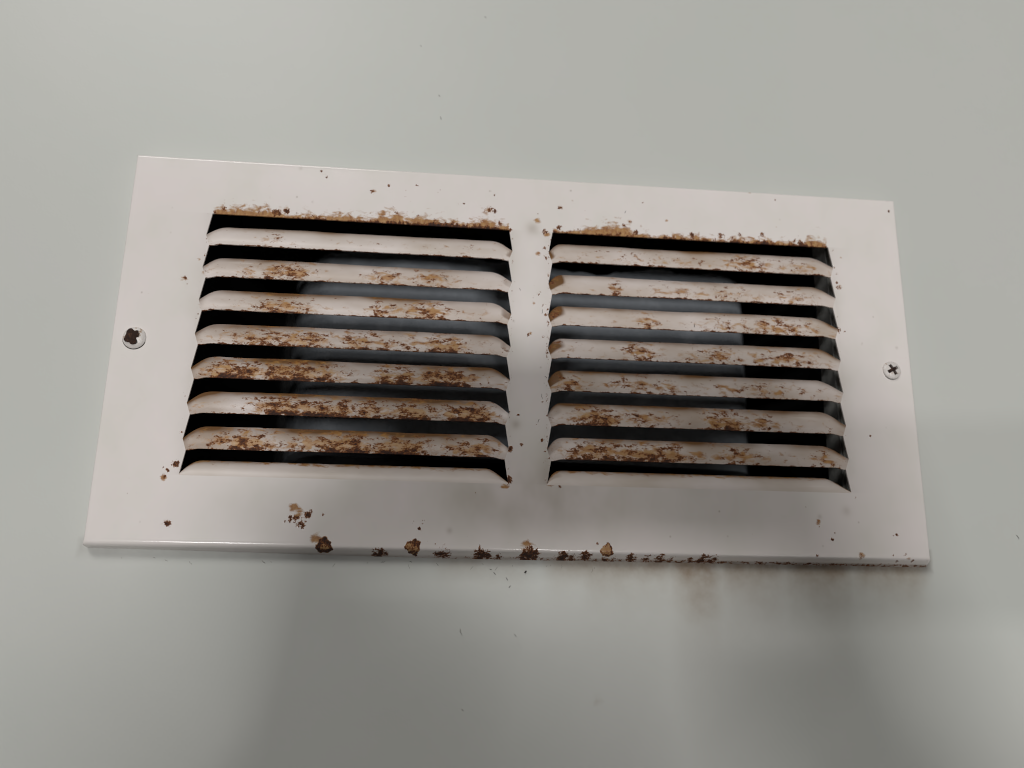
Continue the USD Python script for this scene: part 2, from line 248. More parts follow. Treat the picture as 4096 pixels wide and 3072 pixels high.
def fill(poly, step, grid=None):
    b = dense(poly, step * 0.9)
    if grid is None:
        x0, y0, x1, y1 = poly.bounds
        gx, gy = np.meshgrid(np.arange(x0, x1, step), np.arange(y0, y1, step)); gx = gx.copy(); gx[1::2] += step / 2
        grid = np.stack([gx.ravel(), gy.ravel()], 1)
    g = grid[contains_xy(poly, grid[:, 0], grid[:, 1])]
    g = g[cKDTree(b).query(g)[0] > step * 0.45]
    p = np.vstack([b, g]); t = Delaunay(p).simplices
    c = p[t].mean(1); t = t[contains_xy(poly, c[:, 0], c[:, 1])]
    a = p[t]; area = np.cross(a[:, 1] - a[:, 0], a[:, 2] - a[:, 0])
    t = t[np.abs(area) > 1e-13]; area = area[np.abs(area) > 1e-13]
    t[area < 0] = t[area < 0][:, ::-1]
    return p, t
def edge_length(rb, ang): return rb * ang + (DEPTH - rb * (1 - np.cos(ang))) / np.sin(ang)
SLEN = edge_length(*FOOT)
def edge_profile(s, rb, ang):
    s = s * edge_length(rb, ang) / SLEN
    s1 = rb * ang; phi = np.minimum(s, s1) / rb
    o = rb * np.sin(phi) + np.maximum(s - s1, 0) * np.cos(ang)
    d = rb * (1 - np.cos(phi)) + np.maximum(s - s1, 0) * np.sin(ang)
    return o, d

def bank_outline(sgn):
    """The opening of one bank: a saw-tooth at either end."""
    lips = [VTOP - i * P for i in range(8)]
    outer, inner = [], []
    for L in lips:
        outer += [(SLOTX - EL, L), (SLOTX, L - GAP)]; inner += [(BAR + EL, L), (BAR, L - GAP)]
    pts = outer + inner[::-1]
    return Polygon([(sgn * x, y) for x, y in pts])
grille = thing('vent_grille', label='rusty white stamped metal vent grille with two banks of louvres screwed to the grey wall', category='vent')
X1 = WI + SLEN
poly = Polygon([(-X1, -HB - SLEN), (X1, -HB - SLEN), (X1, HT + SLEN), (-X1, HT + SLEN)], [bank_outline(-1).exterior.coords, bank_outline(1).exterior.coords])
p2, tri = fill(poly, 0.00055)
def bend(p):
    hi = np.where(p[:, 1] > 0, HT, HB)
    dx, dy = np.maximum(np.abs(p[:, 0]) - WI, 0), np.maximum(np.abs(p[:, 1]) - hi, 0)
    s = np.maximum(dx, dy); foot = np.where(p[:, 1] < 0, dy / np.maximum(dx + dy, 1e-9), 0); foot = ss(foot, .3, .7)
    (o1, d1), (o2, d2) = edge_profile(s, *SIDE), edge_profile(s, FOOT[0], FOOT[1] + np.radians(17) * (1 - ss(p[:, 0], -.16, -.02)))
    o, d = o1 * (1 - foot) + o2 * foot, d1 * (1 - foot) + d2 * foot
    k = np.where(s > 0, o / np.maximum(s, 1e-12), 1)
    x = np.where(dx > 0, np.sign(p[:, 0]) * (WI + dx * k), p[:, 0]); z = np.where(dy > 0, np.sign(p[:, 1]) * (hi + dy * k), p[:, 1])
    w = meshkit.fbm(np.stack([p[:, 0] * 14, p[:, 1] * 14, p[:, 0] * 0 + 1], 1)) * 0.00022       # thin sheet is never quite flat
    away = np.maximum(np.abs(p[:, 0]) - SLOTX, np.maximum(p[:, 1] - VTOP, VBOT - p[:, 1]))
    w = w * ss(away, .001, .022) * (1 - ss(s, 0, .0004))
    return np.stack([x, d + w, z], 1), s
pos, s_edge = bend(p2)
nrm = trimesh.Trimesh(pos, tri, process=False).vertex_normals
if nrm[:, 1].mean() > 0: tri = tri[:, ::-1].copy(); nrm = -nrm
u, v = pos[:, 0].copy(), pos[:, 2].copy()
rust, stain, dirt = (np.zeros(len(u)) for _ in range(3))
blotches(u, v, rust, stain, dirt)
rust = np.maximum(rust, 0.98 * band(u, v, VTOP, -SLOTX + EL, -BAR - EL, 1.0, .0021) * (0.55 + .45 * ss(u, -.10, -.055)))
rust = np.maximum(rust, 0.90 * band(u, v, VTOP, BAR + EL, SLOTX - EL, 9.0, .0026))
stain = np.maximum(stain, 0.86 * band(u, v, VTOP, -SLOTX + EL, SLOTX - EL, 4.0, .0036) * (.55 + .9 * ss(meshkit.fbm(np.stack([u * 700, v * 500, u * 0], 1)), -.25, .35)) * ((u < -BAR - EL) | (u > BAR + EL)))
# the saw-toothed ends and the bottom edge
for xx, k in ((-SLOTX, .30), (-BAR, .34), (BAR, .46), (SLOTX, .30)):
    rust = np.maximum(rust, k * np.exp(-np.abs(u - xx) / .0016) * ((v < VTOP) & (v > VBOT)))
low = ss(-pos[:, 2], HB + .0012, HB + .0032)
rust = np.maximum(rust, ss(-pos[:, 2], HB + .0022, HB + .0032) * (0.22 + 0.33 * ss(u, -.07, .02)) * np.where(u > .03, 1.0, .9))
dirt = np.maximum(dirt, ss(-pos[:, 2], HB + .0024, HB + .0034) * (.30 + .25 * ss(u, -.05, .05)))
dirt += .22 * np.exp(-((v - VBOT - .000) / .012) ** 2) * np.exp(-((u - .005) / .05) ** 2) + .18 * np.exp(-((v + .058) / .010) ** 2 - (u / .03) ** 2)
lowf = meshkit.fbm(np.stack([u * 28, v * 22, u * 0 + 5], 1))
dirt += .09 * ss(lowf, -.05, .5)
for q in range(46):
    cu, cv, rr_ = rng.uniform(-.145, .145), rng.uniform(-.068, .068), rng.uniform(.0002, .00045)
    mm_ = np.hypot((u - cu), (v - cv) * rng.uniform(.6, 1.6)) / rr_; dirt = np.maximum(dirt, rng.uniform(.25, .8) * np.exp(-mm_ ** 2))
bankd = np.minimum(np.minimum(np.abs(u - SLOTX), np.abs(u + SLOTX)), np.abs(np.abs(u) - BAR))
dirt += .13 * np.exp(-bankd / .003) * ((v < VTOP) & (v > VBOT))
pos[:, 2] += Z0
V, F = close_sheet(pos, nrm, tri, THICK)
two = lambda a: np.concatenate([a, a * 0 + .25 * (len(a) > 0)])
put('face_plate', V, F, ENAMEL, grille, {'rust': np.concatenate([rust, rust]), 'stain': np.concatenate([stain, stain]), 'dirt': np.concatenate([dirt, dirt])},
    label='white enamel face plate with rolled edges and rust along the slots')

CLUSTERS = {                # along each louvre of the photograph: middle, half width (view pixels), weight
 (-1, 0): [(582, 22, .9), (1010, 60, .2)], (-1, 1): [(530, 25, .5), (610, 55, 1.1), (825, 40, .7), (930, 45, .8)],
 (-1, 2): [(610, 60, 1.0), (640, 24, .7), (825, 36, .9), (920, 50, 1.1)], (-1, 3): [(560, 70, .9), (650, 60, .9), (790, 70, .8), (960, 50, 1.1), (880, 20, .6)],
 (-1, 4): [(500, 60, 1.2), (620, 60, 1.2), (690, 50, .8), (850, 40, 1.2), (960, 60, 1.1)], (-1, 5): [(610, 60, 1.0), (700, 70, 1.2), (800, 50, .8), (890, 50, 1.0), (1010, 55, 1.25)],
 (-1, 6): [(530, 60, 1.0), (650, 26, .8), (740, 60, 1.3), (860, 60, 1.2), (1020, 60, .8)],
 (1, 0): [(1400, 120, .35), (1620, 50, .9), (1725, 40, .6)], (1, 1): [(1333, 16, 1.0), (1470, 60, .45), (1590, 55, .5), (1720, 40, .6)],
 (1, 2): [(1400, 24, .8), (1560, 50, .5), (1690, 90, .85)], (1, 3): [(1385, 45, .8), (1550, 70, .6), (1700, 70, .8)], (1, 4): [(1230, 30, .8), (1390, 90, .6), (1640, 120, .45)],
 (1, 5): [(1290, 50, 1.2), (1400, 50, .6), (1570, 60, .9), (1650, 30, .7)], (1, 6): [(1280, 60, 1.0), (1400, 110, 1.0), (1600, 60, .6), (1790, 30, .6)]}
def blade(sgn, k, lip, kind):
    """One louvre (its lower edge in the face, its upper edge pressed back into the duct) or the bent lip below the last slot."""
    xa, xb = BAR, SLOTX
    n_s, n_t = 150, 16
    g = np.linspace(0, 1, n_s); g = 0.5 - 0.5 * np.cos(np.pi * g) * (0.55 + 0.45 * np.abs(np.cos(np.pi * g)))
    g = np.sort(np.concatenate([np.linspace(0, .12, 24), np.linspace(.125, .875, n_s), np.linspace(.88, 1, 24)])); n_s = len(g)
    t = np.linspace(0, 1, n_t)
    S, Tt = np.meshgrid(g, t, indexing='ij')
    r = random.Random(100 * k + (7 if sgn > 0 else 3))
    if kind == 'louvre':
        x0, x1 = xa + EL * (1 - Tt), xb - EL * (1 - Tt)
        a1, a2 = r.uniform(.37, .43), r.uniform(.01, .05)
        b = np.array([(0, 0), (a1 * P, a2 * P), (r.uniform(.69, .715) * P, r.uniform(.29, .32) * P)])
        rise, end = 0.0007, 0.32 * P * Tt
    else:
        x0, x1 = xa + 0 * Tt, xb + 0 * Tt
        b = np.array([(0, 0), (.28 * P, .02 * P), (.455 * P, .33 * P)]); rise, end = 0.0, 0.03 * P * Tt
    x = x0 + (x1 - x0) * S
    dist = np.minimum((x - x0) , (x1 - x))
    wl, wr = (.0085, .0075) if sgn > 0 else (.0075, .0085)
    fast = lambda q: 1 - (1 - np.clip(q, 0, 1)) ** 2.7
    kk = (fast((x - x0) / r.uniform(.0064, .008)) if sgn > 0 else .5 * fast((x - x0) / .009) + .5 * ss((x - x0) / .008)) * ((.6 * ss((x1 - x) / r.uniform(.0075, .009)) + .4 * fast((x1 - x) / .009)) if sgn > 0 else fast((x1 - x) / r.uniform(.007, .0088)))
    kl = ss((x - x0) / .0045) * ss((x1 - x) / .0045)
    bez = lambda i: (1 - Tt) ** 2 * b[0, i] + 2 * Tt * (1 - Tt) * b[1, i] + Tt ** 2 * b[2, i]
    wob = meshkit.fbm(np.stack([x.ravel() * 35 + 11 * k + 50 * (sgn > 0), Tt.ravel() * .6, Tt.ravel() * 0], 1)).reshape(x.shape)
    vv = (1 - kk) * end + kk * bez(0) + rise * kl * (1 - Tt) + wob * .0008 * kl * (0.3 + Tt) * (kind == 'louvre')
    dd = kk * bez(1) + kk * wob * .0006 * Tt
    if kind == 'louvre': dd = dd + kk * .00025 * np.exp(-(Tt / .12) ** 2)        # the lip rolls under a little
    front = np.stack([sgn * x, dd, lip + vv], -1).reshape(-1, 3)
    i = np.arange(n_s * n_t).reshape(n_s, n_t)
    q = np.stack([i[:-1, :-1], i[1:, :-1], i[1:, 1:], i[:-1, 1:]], -1).reshape(-1, 4)
    tr = np.vstack([q[:, [0, 1, 2]], q[:, [0, 2, 3]]])
    nn = trimesh.Trimesh(front, tr, process=False).vertex_normals
    if nn[:, 1].mean() > 0: tr = tr[:, ::-1].copy(); nn = -nn
    # ---- rust: thickest along the lower lip of the middle and lower louvres, ochre sheets above it, brown at the pressed-back edge
    X, TT = (sgn * x).ravel(), Tt.ravel()
    heavy = {-1: [.26, .58, .62, .80, .98, .98, .92], 1: [.50, .46, .48, .56, .60, .70, .68]}[sgn]
    h = heavy[k] if kind == 'louvre' else 0.16
    h0 = h
    N = lambda a, c, sx: np.clip(.5 + 1.25 * meshkit.fbm(np.stack([X * sx + a + 31 * k + 17 * sgn, TT * c, TT * 0 + a], 1)), 0, 1)
    n1, n2, n3 = N(2.0, 1.0, 70), N(9.0, 1.6, 45), N(5.0, .5, 160)
    mid = np.clip(1 - np.abs(X / (sgn * SLOTX) - .5) ** 2 * 1.4, .35, 1)
    if kind == 'louvre':
        clump = ss(N(13.0, .8, 340), .38, .72); patch = ss(n1, .34, .66)
        C = np.zeros(len(X))
        for cx, hw, wt in CLUSTERS[sgn, k]:
            cu = px(cx * 1.8517, (600 + 66 * k + (cx - 800) * .045) * 1.8517)[0]; C = np.maximum(C, wt * np.exp(-(np.abs(X - cu) / (hw / 5.9e3)) ** 2.5))
        C = C + .30; h = (.27 + (.50 if sgn < 0 else .62) * h) * np.clip(C, 0, 1.25)
        ru = h * (.16 + .56 * clump + .24 * patch) * np.exp(-(TT / (.05 + .13 * h * ss(n2, .2, .9) + .12 * clump * n3)) ** 2) * (.52 + .42 * mid)
        ru = np.maximum(ru, .46 * np.exp(-(TT / .035) ** 2) * (.5 + .8 * n3))
        ru = np.maximum(ru, (.20 + .26 * h) * ss(TT, .84, 1.0) * (.35 + .9 * n3))
        spray = ss(N(21.0, 2.5, 150), .40, .78) * ss(N(23.0, 3.5, 60), .35, .7)
        ru = np.maximum(ru, .56 * h ** .5 * spray * (1 - .35 * ss(TT, .6, .95)))
        st = (h ** .6) * ss(N(17.0, 2.2, 90), .32, .72) * (.35 + .65 * ss(n1, .25, .6)) * np.exp(-((TT - .30) / .38) ** 2) * .80
        st = np.maximum(st, .52 * h ** .6 * ss(n2, .32, .72) * np.exp(-((TT - .78) / .30) ** 2))
    else:
        ru = .34 * ss(TT, .80, 1.0) * (.4 + .9 * n3); st = .58 * ss(n2, .40, .75) * ss(TT, .45, 1.0)
    smear = ss(N(41.0, 3.0, 28), .42, .80) * ss(N(47.0, 5.0, 120), .2, .7)
    di = .11 + .48 * smear * (.3 + .7 * h0) + (.06 + .34 * ss(n2, .45, .80)) * ss(TT, .55, 1.0) ** 1.5 + .06 * n2 + .05 * h0 + (.08 * ss(TT, .2, .9) if kind != 'louvre' else 0)  # bent lip: grime plus its shading painted in, darker towards the upper edge
    # brown deposits in the corners next to the middle bar
    inner = np.abs(X) - BAR
    deep = {1: [.9, 1.0, 1.0, 1.0, .8, .55, .6], -1: [.7, .6, .8, .75, .5, .45, .45]}[sgn]
    dk = deep[k] if kind == 'louvre' else .45
    ext = .0058 + .0032 * (sgn > 0)
    core = (1 - ss(inner + .0012 * (n3 - .5), ext * .5, ext * 1.1)) * ss(TT, .22, .55)
    if k == 0 and kind == 'louvre': core = (1 - ss(inner - TT * -.003, .0028, .0050)) * ss(TT, .15, .45) * (1 - ss(TT, .95, 1.05))
    di = np.maximum(di, 1.15 * dk * core * (.75 + .5 * n1)); st = np.maximum(st, .30 * dk * core)
    ru = np.maximum(ru, dk * core * (.18 + .30 * n1))
    front[:, 2] += Z0
    V, F = close_sheet(front, nn, tr, THICK)
    dbl = lambda a: np.concatenate([a, a])
    lab = None
    put('louver' if kind == 'louvre' else 'bent_lip', V, F, GRIMY, grille, {'rust': dbl(ru), 'stain': dbl(st), 'dirt': dbl(di)}, angle=40)
for sgn in (-1, 1):
    for k in range(7): blade(sgn, k, VTOP - (k + 1) * P, 'louvre')
    blade(sgn, 7, VBOT, 'lip')

# ---------------------------------------------------------------- screws
def screw(u0, v0, turn, tilt, label, rusty, size):
    prof = [(0, .0011), (.0012, .00105), (.0022, .0009), (.0031, .00065), (.0038, .00032), (.0042, .0000), (.0043, -.0006), (.0036, -.0008), (.0, -.0008)]
    head = trimesh.creation.revolve(np.array(prof[::-1]), sections=56)
    mf = m3.Manifold(m3.Mesh(head.vertices.astype(np.float32), head.faces.astype(np.uint32)))
    if mf.volume() < 0: mf = m3.Manifold(m3.Mesh(head.vertices.astype(np.float32), head.faces[:, ::-1].astype(np.uint32)))
    arm = lambda a, b: m3.Manifold.cube((a, b, .003), True).translate((0, 0, .0013))
    slot = arm(.0050, .0014) + arm(.0014, .0050) + m3.Manifold.cylinder(.003, .00095, .0011, 20, True).translate((0, 0, .0013))
    slot = slot.scale((1.1, 1.1, 1)).rotate((0, 0, turn))
    mf = mf - slot
    floor = m3.Manifold.cylinder(.0005, .0026, .0026, 24, True).translate((0, 0, -.0003))
    fill_ = (floor ^ mf.hull()) if rusty else floor
    a = np.radians(tilt)
    def world(mm):
        t = mm.to_mesh(); vv = t.vert_properties[:, :3].astype(float) * size; ff = t.tri_verts
        vv = vv @ trimesh.transformations.rotation_matrix(a, [1, .3, 0])[:3, :3].T
        return np.stack([u0 + vv[:, 0], -.0004 - vv[:, 2], Z0 + v0 + vv[:, 1]], 1), ff
    sp = obj('screw', world(mf), SCREWWHITE, grille, 25, label=label)
    pts = []
    if rusty:      # rust that has filled and overflowed the recess
        b = trimesh.creation.icosphere(4, 1.0); d = b.vertices
        nz = meshkit.fbm(d * 2.2 + 4)
        lump = 1 + 1.0 * nz
        th = np.arctan2(d[:, 1], d[:, 0]); lump *= 1 + .16 * np.cos(4 * (th - math.radians(turn) * 1.0))
        vv = d * np.stack([.0015 * lump, .0018 * lump, .00035 + 0 * lump], 1) + [-.0006, .0003, .00085]
        mm = np.stack([u0 + vv[:, 0], -.0004 - vv[:, 2], Z0 + v0 + vv[:, 1]], 1)
        f = b.faces[:, ::-1]
        obj('rust_plug', (mm, f), RUSTMAT, sp, True)
    else:
        obj('recess', world(floor), RUSTMAT, sp, 25)
    # a thin dark ring of dirt where the head meets the plate
    ring = trimesh.creation.torus(.0043, .00022, major_sections=72, minor_sections=8)
    rv = ring.vertices * size; th = np.arctan2(rv[:, 1], rv[:, 0])
    c = (math.radians(-60) if not rusty else math.radians(-100))
    lift = -.00012 - .0004 * (1 - ss(np.cos(th - c), -.5, .6))
    rv = np.stack([u0 + rv[:, 0], -(rv[:, 2] + lift), Z0 + v0 + rv[:, 1]], 1)
    obj('dirt_ring', (rv, ring.faces[:, ::-1]), HAIR, sp, True)
sl, sr = px(538, 1352), px(3566, 1481)
screw(sl[0], sl[1], 30, 4, 'left cross-head screw with its recess filled with dark rust', True, .93)
screw(sr[0], sr[1], 28, -5, 'right cross-head screw with a dark open cross', False, .83)

# ---------------------------------------------------------------- wall with its cut-out
WX, WZ0, WZ1, TH = 1.5, -Z0, 0.75, 0.012
hx, hxl, hz0, hz1 = SLOTX + .0016, SLOTX + .0125, VBOT - .006, VTOP + .018
poly = Polygon([(-WX, WZ0), (WX, WZ0), (WX, WZ1), (-WX, WZ1)], [[(-hxl, hz0), (hx, hz0), (hx, hz1), (-hxl, hz1)]])
def grid(x0, x1, z0, z1, st):
    a, b = np.meshgrid(np.arange(x0, x1, st), np.arange(z0, z1, st)); return np.stack([a.ravel() + rng.uniform(-.2, .2, a.size) * st, b.ravel() + rng.uniform(-.2, .2, a.size) * st], 1)
g1 = grid(-.20, .20, -.155, .10, .0016); g2 = grid(-.45, .45, -.35, .4, .012); g3 = grid(-WX, WX, WZ0, WZ1, .06)
g2 = g2[(np.abs(g2[:, 0]) > .205) | (g2[:, 1] < -.16) | (g2[:, 1] > .105)]
g3 = g3[(np.abs(g3[:, 0]) > .46) | (g3[:, 1] < -.36) | (g3[:, 1] > .41)]
b = dense(poly, .01); gg = np.vstack([g1, g2, g3])
gg = gg[contains_xy(poly, gg[:, 0], gg[:, 1])]; gg = gg[cKDTree(b).query(gg)[0] > .0012]
pp = np.vstack([b, gg]); tt = Delaunay(pp).simplices
c = pp[tt].mean(1); tt = tt[contains_xy(poly, c[:, 0], c[:, 1])]
a = pp[tt]; ar = np.cross(a[:, 1] - a[:, 0], a[:, 2] - a[:, 0]); tt = tt[np.abs(ar) > 1e-12]; ar = ar[np.abs(ar) > 1e-12]; tt[ar < 0] = tt[ar < 0][:, ::-1]
front = np.stack([pp[:, 0], np.full(len(pp), WALLY), pp[:, 1] + Z0], 1)
u, v = pp[:, 0], pp[:, 1]
stain, dirt = np.zeros(len(u)), np.zeros(len(u))
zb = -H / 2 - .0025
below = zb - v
wob = meshkit.fbm(np.stack([u * 40, v * 25, u * 0], 1))
def drip(x0, x1, length, k):
    m = ss(u, x0 - .004, x0 + .006) * (1 - ss(u, x1 - .006, x1 + .004))
    return 1.25 * k * m * np.exp(-np.clip(below, 0, 9) / (length * (1 + .5 * wob))) * (below > -.006)
wx = lambda x, y=1260: px(x * 1.8517, y * 1.8517, WALLY)[0]
for x0, x1, l, k in ((940, 1150, .004, .30), (1180, 1300, .004, .55), (1250, 1460, .006, .62), (1450, 1560, .009, .80), (1550, 1700, .007, .6), (1690, 1850, .007, .62), (1840, 2000, .006, .62)):
    stain = np.maximum(stain, drip(wx(x0), wx(x1), l, k))
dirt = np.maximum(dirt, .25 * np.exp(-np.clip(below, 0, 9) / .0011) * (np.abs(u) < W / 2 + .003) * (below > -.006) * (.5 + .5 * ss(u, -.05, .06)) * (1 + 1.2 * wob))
wc = px(1510 * 1.8517, 1290 * 1.8517, WALLY)
stain = np.maximum(stain, .55 * np.exp(-((u - wc[0]) / .008) ** 2 - ((v - wc[1]) / .009) ** 2))
for x, y, r, k in ((1292, 1515, 6, .35), (115, 1275, 9, -.0), (1510, 1310, 14, .25)):
    q = px(x * 1.8517, y * 1.8517, WALLY); stain = np.maximum(stain, k * np.exp(-((u - q[0]) ** 2 + (v - q[1]) ** 2) / (r / 6e3) ** 2))
nrm = np.tile([0.0, -1.0, 0.0], (len(front), 1))
if trimesh.Trimesh(front, tt, process=False).face_normals[:, 1].mean() > 0: tt = tt[:, ::-1].copy()
V, F = close_sheet(front, nrm, tt, TH)
wall = put('wall', V, F, WALLMAT, '/World', {'stain': np.concatenate([stain, stain * 0]), 'dirt': np.concatenate([dirt, dirt * 0])}, 30, kind='structure', label='grey-green painted wall with brown rust stains under the grille')
def frame_box(x0, x1, y0, y1, z0, z1): return trimesh.creation.box(bounds=[[x0, y0, z0 + Z0], [x1, y1, z1 + Z0]])
# raw plaster shows in the cut-out
for q in ((hx - .0009, hx - .0001, hz0, hz1),):
    obj('cutout_edge', frame_box(q[0], q[1], WALLY + .0012, WALLY + TH - .0003, q[2] + .0001, q[3] - .0001), PLASTER, wall)

# ---------------------------------------------------------------- the duct behind
duct = thing('air_duct', label='dark metal air duct with dusty grey lining seen between the louvres', category='duct')
D0, D1 = WALLY + TH + .0005, .24
x_, za, zb_ = hx + .018, hz0 - .012, hz1 + .03
s_ = .0012
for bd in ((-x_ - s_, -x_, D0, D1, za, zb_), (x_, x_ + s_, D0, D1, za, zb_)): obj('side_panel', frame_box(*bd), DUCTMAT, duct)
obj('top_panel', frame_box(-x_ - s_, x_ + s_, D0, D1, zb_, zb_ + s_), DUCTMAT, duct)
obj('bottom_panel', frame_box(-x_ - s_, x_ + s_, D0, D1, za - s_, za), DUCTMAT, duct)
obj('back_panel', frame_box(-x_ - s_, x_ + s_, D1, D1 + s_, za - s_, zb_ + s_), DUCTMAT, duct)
# a lumpy sheet of grey lining standing in the duct, rounded lumps along its upper edge
LD = .062
l0, l1 = px(575 * 1.8517, 700 * 1.8517, LD)[0], px(1660 * 1.8517, 750 * 1.8517, LD)[0]
lt = px(1350 * 1.8517, 588 * 1.8517, LD)[1]
nx, nz = 180, 90
gx, gz = np.meshgrid(np.linspace(l0, l1, nx), np.linspace(0, 1, nz), indexing='ij')
crest = lt + .0035 * meshkit.fbm(np.stack([gx.ravel() * 60, gx.ravel() * 0, gx.ravel() * 0 + 2], 1)).reshape(gx.shape) * 2 + .004 * ss(-gx, -.02, .05)
lb = px(1000 * 1.8517, 978 * 1.8517, LD)[1] + (gx - l0) * -.02
zz = lb + (crest - lb) * gz
edge = np.minimum(np.minimum(gx - l0, l1 - gx), (crest - zz))
yy = LD + .008 * (1 - ss(edge, 0, .012)) + .05 * (1 - np.clip((gx - l0) / .03, 0, 1)) ** 2 + .02 * (1 - np.clip((l1 - gx) / .022, 0, 1)) ** 2 + .0035 * meshkit.fbm(np.stack([gx.ravel() * 55, zz.ravel() * 70, gx.ravel() * 0], 1)).reshape(gx.shape)
fr = np.stack([gx, yy, zz + Z0], -1).reshape(-1, 3)
i = np.arange(nx * nz).reshape(nx, nz); q = np.stack([i[:-1, :-1], i[1:, :-1], i[1:, 1:], i[:-1, 1:]], -1).reshape(-1, 4); tr = np.vstack([q[:, [0, 1, 2]], q[:, [0, 2, 3]]])
nn = np.tile([0, -1.0, 0], (len(fr), 1))
if trimesh.Trimesh(fr, tr, process=False).face_normals[:, 1].mean() > 0: tr = tr[:, ::-1].copy()
V, F = close_sheet(fr, nn, tr, .016)
obj('lining', (V, F), LINING, duct, 60, label='lumpy dusty grey lining standing in the duct')

# ---------------------------------------------------------------- hairs and specks
def strand(pts, r, mat_, name, parent, y):
    p = np.array(pts, float); m = len(p)
    p3 = np.array([[a[0], y - r * .8, a[1] + Z0] for a in p]); vs, fs = [], []
    for j in range(m):
        tng = p3[min(j + 1, m - 1)] - p3[max(j - 1, 0)]; tng /= np.linalg.norm(tng); nx_ = np.cross(tng, [0, 1, 0]); nx_ /= np.linalg.norm(nx_)
        rr = r * (1 if 0 < j < m - 1 else .4)
        for a in range(5): vs.append(p3[j] + rr * (math.cos(a * 1.2566) * nx_ + math.sin(a * 1.2566) * np.array([0, 1, 0])))
    for j in range(m - 1):
        for a in range(5):
            b0, b1, c0, c1 = j * 5 + a, j * 5 + (a + 1) % 5, j * 5 + 5 + a, j * 5 + 5 + (a + 1) % 5
            fs += [(b0, b1, c1), (b0, c1, c0)]
    fs += [(0, 2, 1), (0, 3, 2), (0, 4, 3)]; k = (m - 1) * 5; fs += [(k, k + 1, k + 2), (k, k + 2, k + 3), (k, k + 3, k + 4)]
    return np.array(vs), np.array(fs)
def mark(x, y, dx, dy, r, mat_, name='hair', on='wall', n=5):
    """A short hair or crumb at display pixels (x, y), running by (dx, dy)."""
    rr = random.Random(int(x * 7 + y)); pts = []
    dep = WALLY if on == 'wall' else 0.0
    for j in range(n):
        f = j / (n - 1); pts.append(px((x + dx * f + rr.uniform(-.1, .1) * abs(dx + dy)) * 1.8517, (y + dy * f + rr.uniform(-.06, .06) * abs(dx + dy)) * 1.8517, dep))
    vs, fs = strand(pts, r, mat_, name, None, dep)
    obj(name, (vs, fs), mat_, wall if on == 'wall' else grille)
for a in ((1046, 36, 5, 3), (948, 205, 2, 4), (951, 252, 2, 7), (992, 1357, 6, 16), (997, 1531, 4, 5), (1066, 1236, 5, 6), (1058, 1229, 4, 2), (1093, 1247, 4, 7), (1103, 1265, -4, 5), (2196, 1156, 6, 9), (885, 1212, 5, 3), (1112, 1370, 3, 5), (908, 98, 3, 3)):
    mark(*a, .00011, LINT if a[1] > 1300 or a[1] < 240 else HAIR)
mark(1133, 1238, 4, -5, .00030, HAIR, 'crumb')
rr = random.Random(5)
for k in range(22):        # lint hanging under the lower edge
    x = rr.uniform(190, 1300); y = 1186 + (x - 180) * .0185 + 16 + rr.uniform(-2, 7)
    mark(x, y, rr.uniform(-7, 7), rr.uniform(2, 9), .00006, LINT if rr.random() < .75 else HAIR, 'lint')
for a in ((960, 600, 6, 5), (1172, 668, -2, 10), (1168, 850, 4, 12), (1165, 905, -3, 8), (1122, 622, 2, 6), (1176, 812, 5, 5), (1500, 700, 0, 7), (1352, 455, -3, 6)):
    mark(*a, .00008, HAIR, 'hair', 'plate')

# ---------------------------------------------------------------- the unseen photographer who holds the phone, behind the lens: posed to shade the wall
def L(a, b, c): return eye + right * a / 1000 + up * b / 1000 + fwd * c / 1000        # from the lens, millimetres
PHONE = simple('phone_glass', [(0.4, (0.02, 0.02, 0.022)), (0.6, (0.03, 0.03, 0.032))], 30, 0.25)
SKIN = simple('skin', [(0.3, (0.42, 0.26, 0.19)), (0.7, (0.50, 0.32, 0.24))], 90, 0.5)
CLOTH = simple('dark_cloth', [(0.3, (0.04, 0.045, 0.06)), (0.7, (0.07, 0.075, 0.09))], 300, 0.9)
HAIRM = simple('brown_hair', [(0.3, (0.02, 0.014, 0.01)), (0.7, (0.05, 0.035, 0.025))], 200, 0.6)
def hull_of(j): return m3.Manifold.batch_hull([m3.Manifold.sphere(r, 20).translate(tuple(map(float, p))) for p, r in j])
def chain(j): return [hull_of([j[i], j[i + 1]]) for i in range(len(j) - 1)]
def soft(parts, step, it=8):
    m = m3.Manifold.batch_boolean(parts, m3.OpType.Add).refine_to_length(step).to_mesh()
    t = trimesh.Trimesh(m.vert_properties[:, :3], m.tri_verts, process=True); trimesh.smoothing.filter_taubin(t, iterations=it); return t
phone = thing('phone', label='unseen black phone held sideways behind the lens, shading the grille and wall', category='phone')
c8 = [L(x, y, z) for x in (-9, 158) for y in (-27, 34) for z in (-14, -20)]
obj('body', m3.Manifold.batch_hull([m3.Manifold.sphere(.004, 16).translate(tuple(map(float, q))) for q in c8]), PHONE, phone, 30)
obj('lens_ring', hull_of([(L(0, 0, -11), .006), (L(0, 0, -14), .006)]), PHONE, phone, 30)
body, sh = [], []
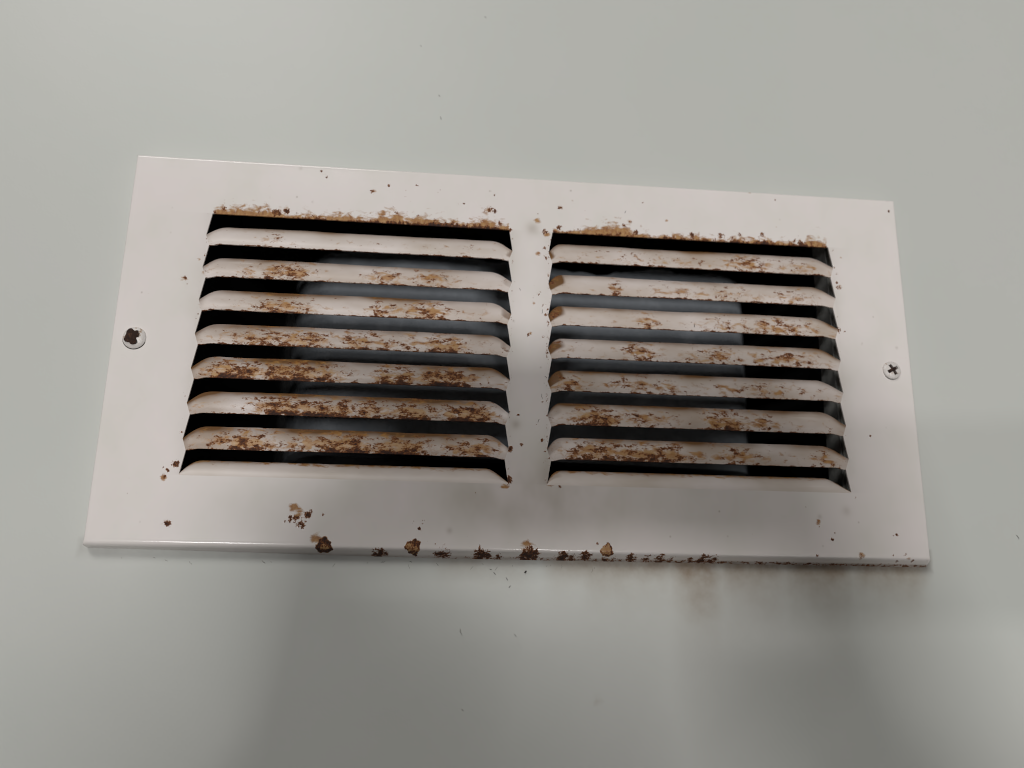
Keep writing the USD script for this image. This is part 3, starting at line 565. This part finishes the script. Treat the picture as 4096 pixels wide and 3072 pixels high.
for side in (-1, 1):
    X = lambda x: 70 + side * (x + (-14 if side < 0 else -16))
    Y = lambda y: y + (-4 if side < 0 else 38)
    wrist, elbow = L(X(112), Y(-100), -42), np.array([.05 + (-.205 if side < 0 else .155), -.42, Z0 - .36])
    shoulder = np.array([.05 + side * .18, -.66, Z0 - .555])
    body += chain([(wrist, .030), (elbow, .044), (shoulder, .055)])
    body += [m3.Manifold.batch_hull([m3.Manifold.sphere(.013, 16).translate(tuple(map(float, L(X(a), Y(b_), c_)))) for a, b_, c_ in ((100, -88, -36), (122, -86, -40), (98, -30, -32), (110, -20, -36), (116, -60, -42))])]
    for k_, (hgt, ln) in enumerate(((-10, 1.0), (-27, 1.08), (-44, 1.0), (-60, .82))):
        body += chain([(L(X(104), Y(hgt - 6), -36), .0098), (L(X(102), Y(hgt), -18), .0092), (L(X(88), Y(hgt + 2), -11), .0085), (L(X(88 - 16 * ln), Y(hgt + 3), -10), .0076)])
    body += chain([(L(X(100), Y(-72), -38), .0115), (L(X(82), Y(-58), -40), .0105), (L(X(62), Y(-42), -36), .009)])
    sh += chain([(wrist + (elbow - wrist) * .3, .042), (elbow, .052), (shoulder, .072)])
hc = np.array([.03, -.70, Z0 - .295])
body += [hull_of([(hc + [0, 0, .02], .092), (hc + [0, .03, -.03], .07), (hc + [0, .055, -.085], .035)]), hull_of([(hc + [0, -.01, -.08], .055), (hc + [0, -.02, -.26], .062)])]
body += [hull_of([(hc + [0, .092, .0], .010), (hc + [0, .112, -.038], .013)]), hull_of([(hc + [-.02, .082, -.068], .008), (hc + [.02, .082, -.068], .008)])]
for s2 in (-1, 1):
    body += [hull_of([(hc + [s2 * .086, -.005, .02], .012), (hc + [s2 * .084, 0, -.03], .010)]), m3.Manifold.sphere(.0135, 16).translate(tuple(hc + [s2 * .032, .083, .002]))]
    hip, knee, ank = np.array([.05 + s2 * .09, -.68, Z0 - 1.05]), np.array([.05 + s2 * .1, -.65, .50]), np.array([.05 + s2 * .11, -.69, .085])
    body += chain([(hip, .085), (knee, .055), (ank, .04)]) + chain([(ank + [0, 0, -.04], .042), (ank + [s2 * .02, .16, -.052], .032)])
body += [hull_of([(np.array([.05 - .15, -.67, Z0 - .60]), .06), (np.array([.05 + .15, -.67, Z0 - .60]), .06), (np.array([.05 - .1, -.68, Z0 - 1.0]), .075), (np.array([.05 + .1, -.68, Z0 - 1.0]), .075)])]
person = thing('person', label='unseen person behind the camera, shading the wall, in a dark long-sleeved shirt holding a phone up to the grille', category='person')
obj('body', soft(body, .006, 10), SKIN, person, True)
sh += [hull_of([(np.array([.05 - .15, -.67, Z0 - .60]), .078), (np.array([.05 + .15, -.67, Z0 - .60]), .078), (np.array([.05 - .1, -.68, Z0 - 1.0]), .095), (np.array([.05 + .1, -.68, Z0 - 1.0]), .095)])]
obj('shirt', soft(sh, .02, 6), CLOTH, person, True)
tr_ = []
for s2 in (-1, 1): tr_ += chain([(np.array([.05 + s2 * .085, -.68, Z0 - 1.03]), .105), (np.array([.05 + s2 * .1, -.65, .50]), .072), (np.array([.05 + s2 * .11, -.69, .11]), .06)])
obj('trousers', soft(tr_, .03, 5), CLOTH, person, True)
obj('hair', soft([hull_of([(hc + [0, -.012, .035], .098), (hc + [0, -.035, -.02], .08)])], .02, 4), HAIRM, person, True)
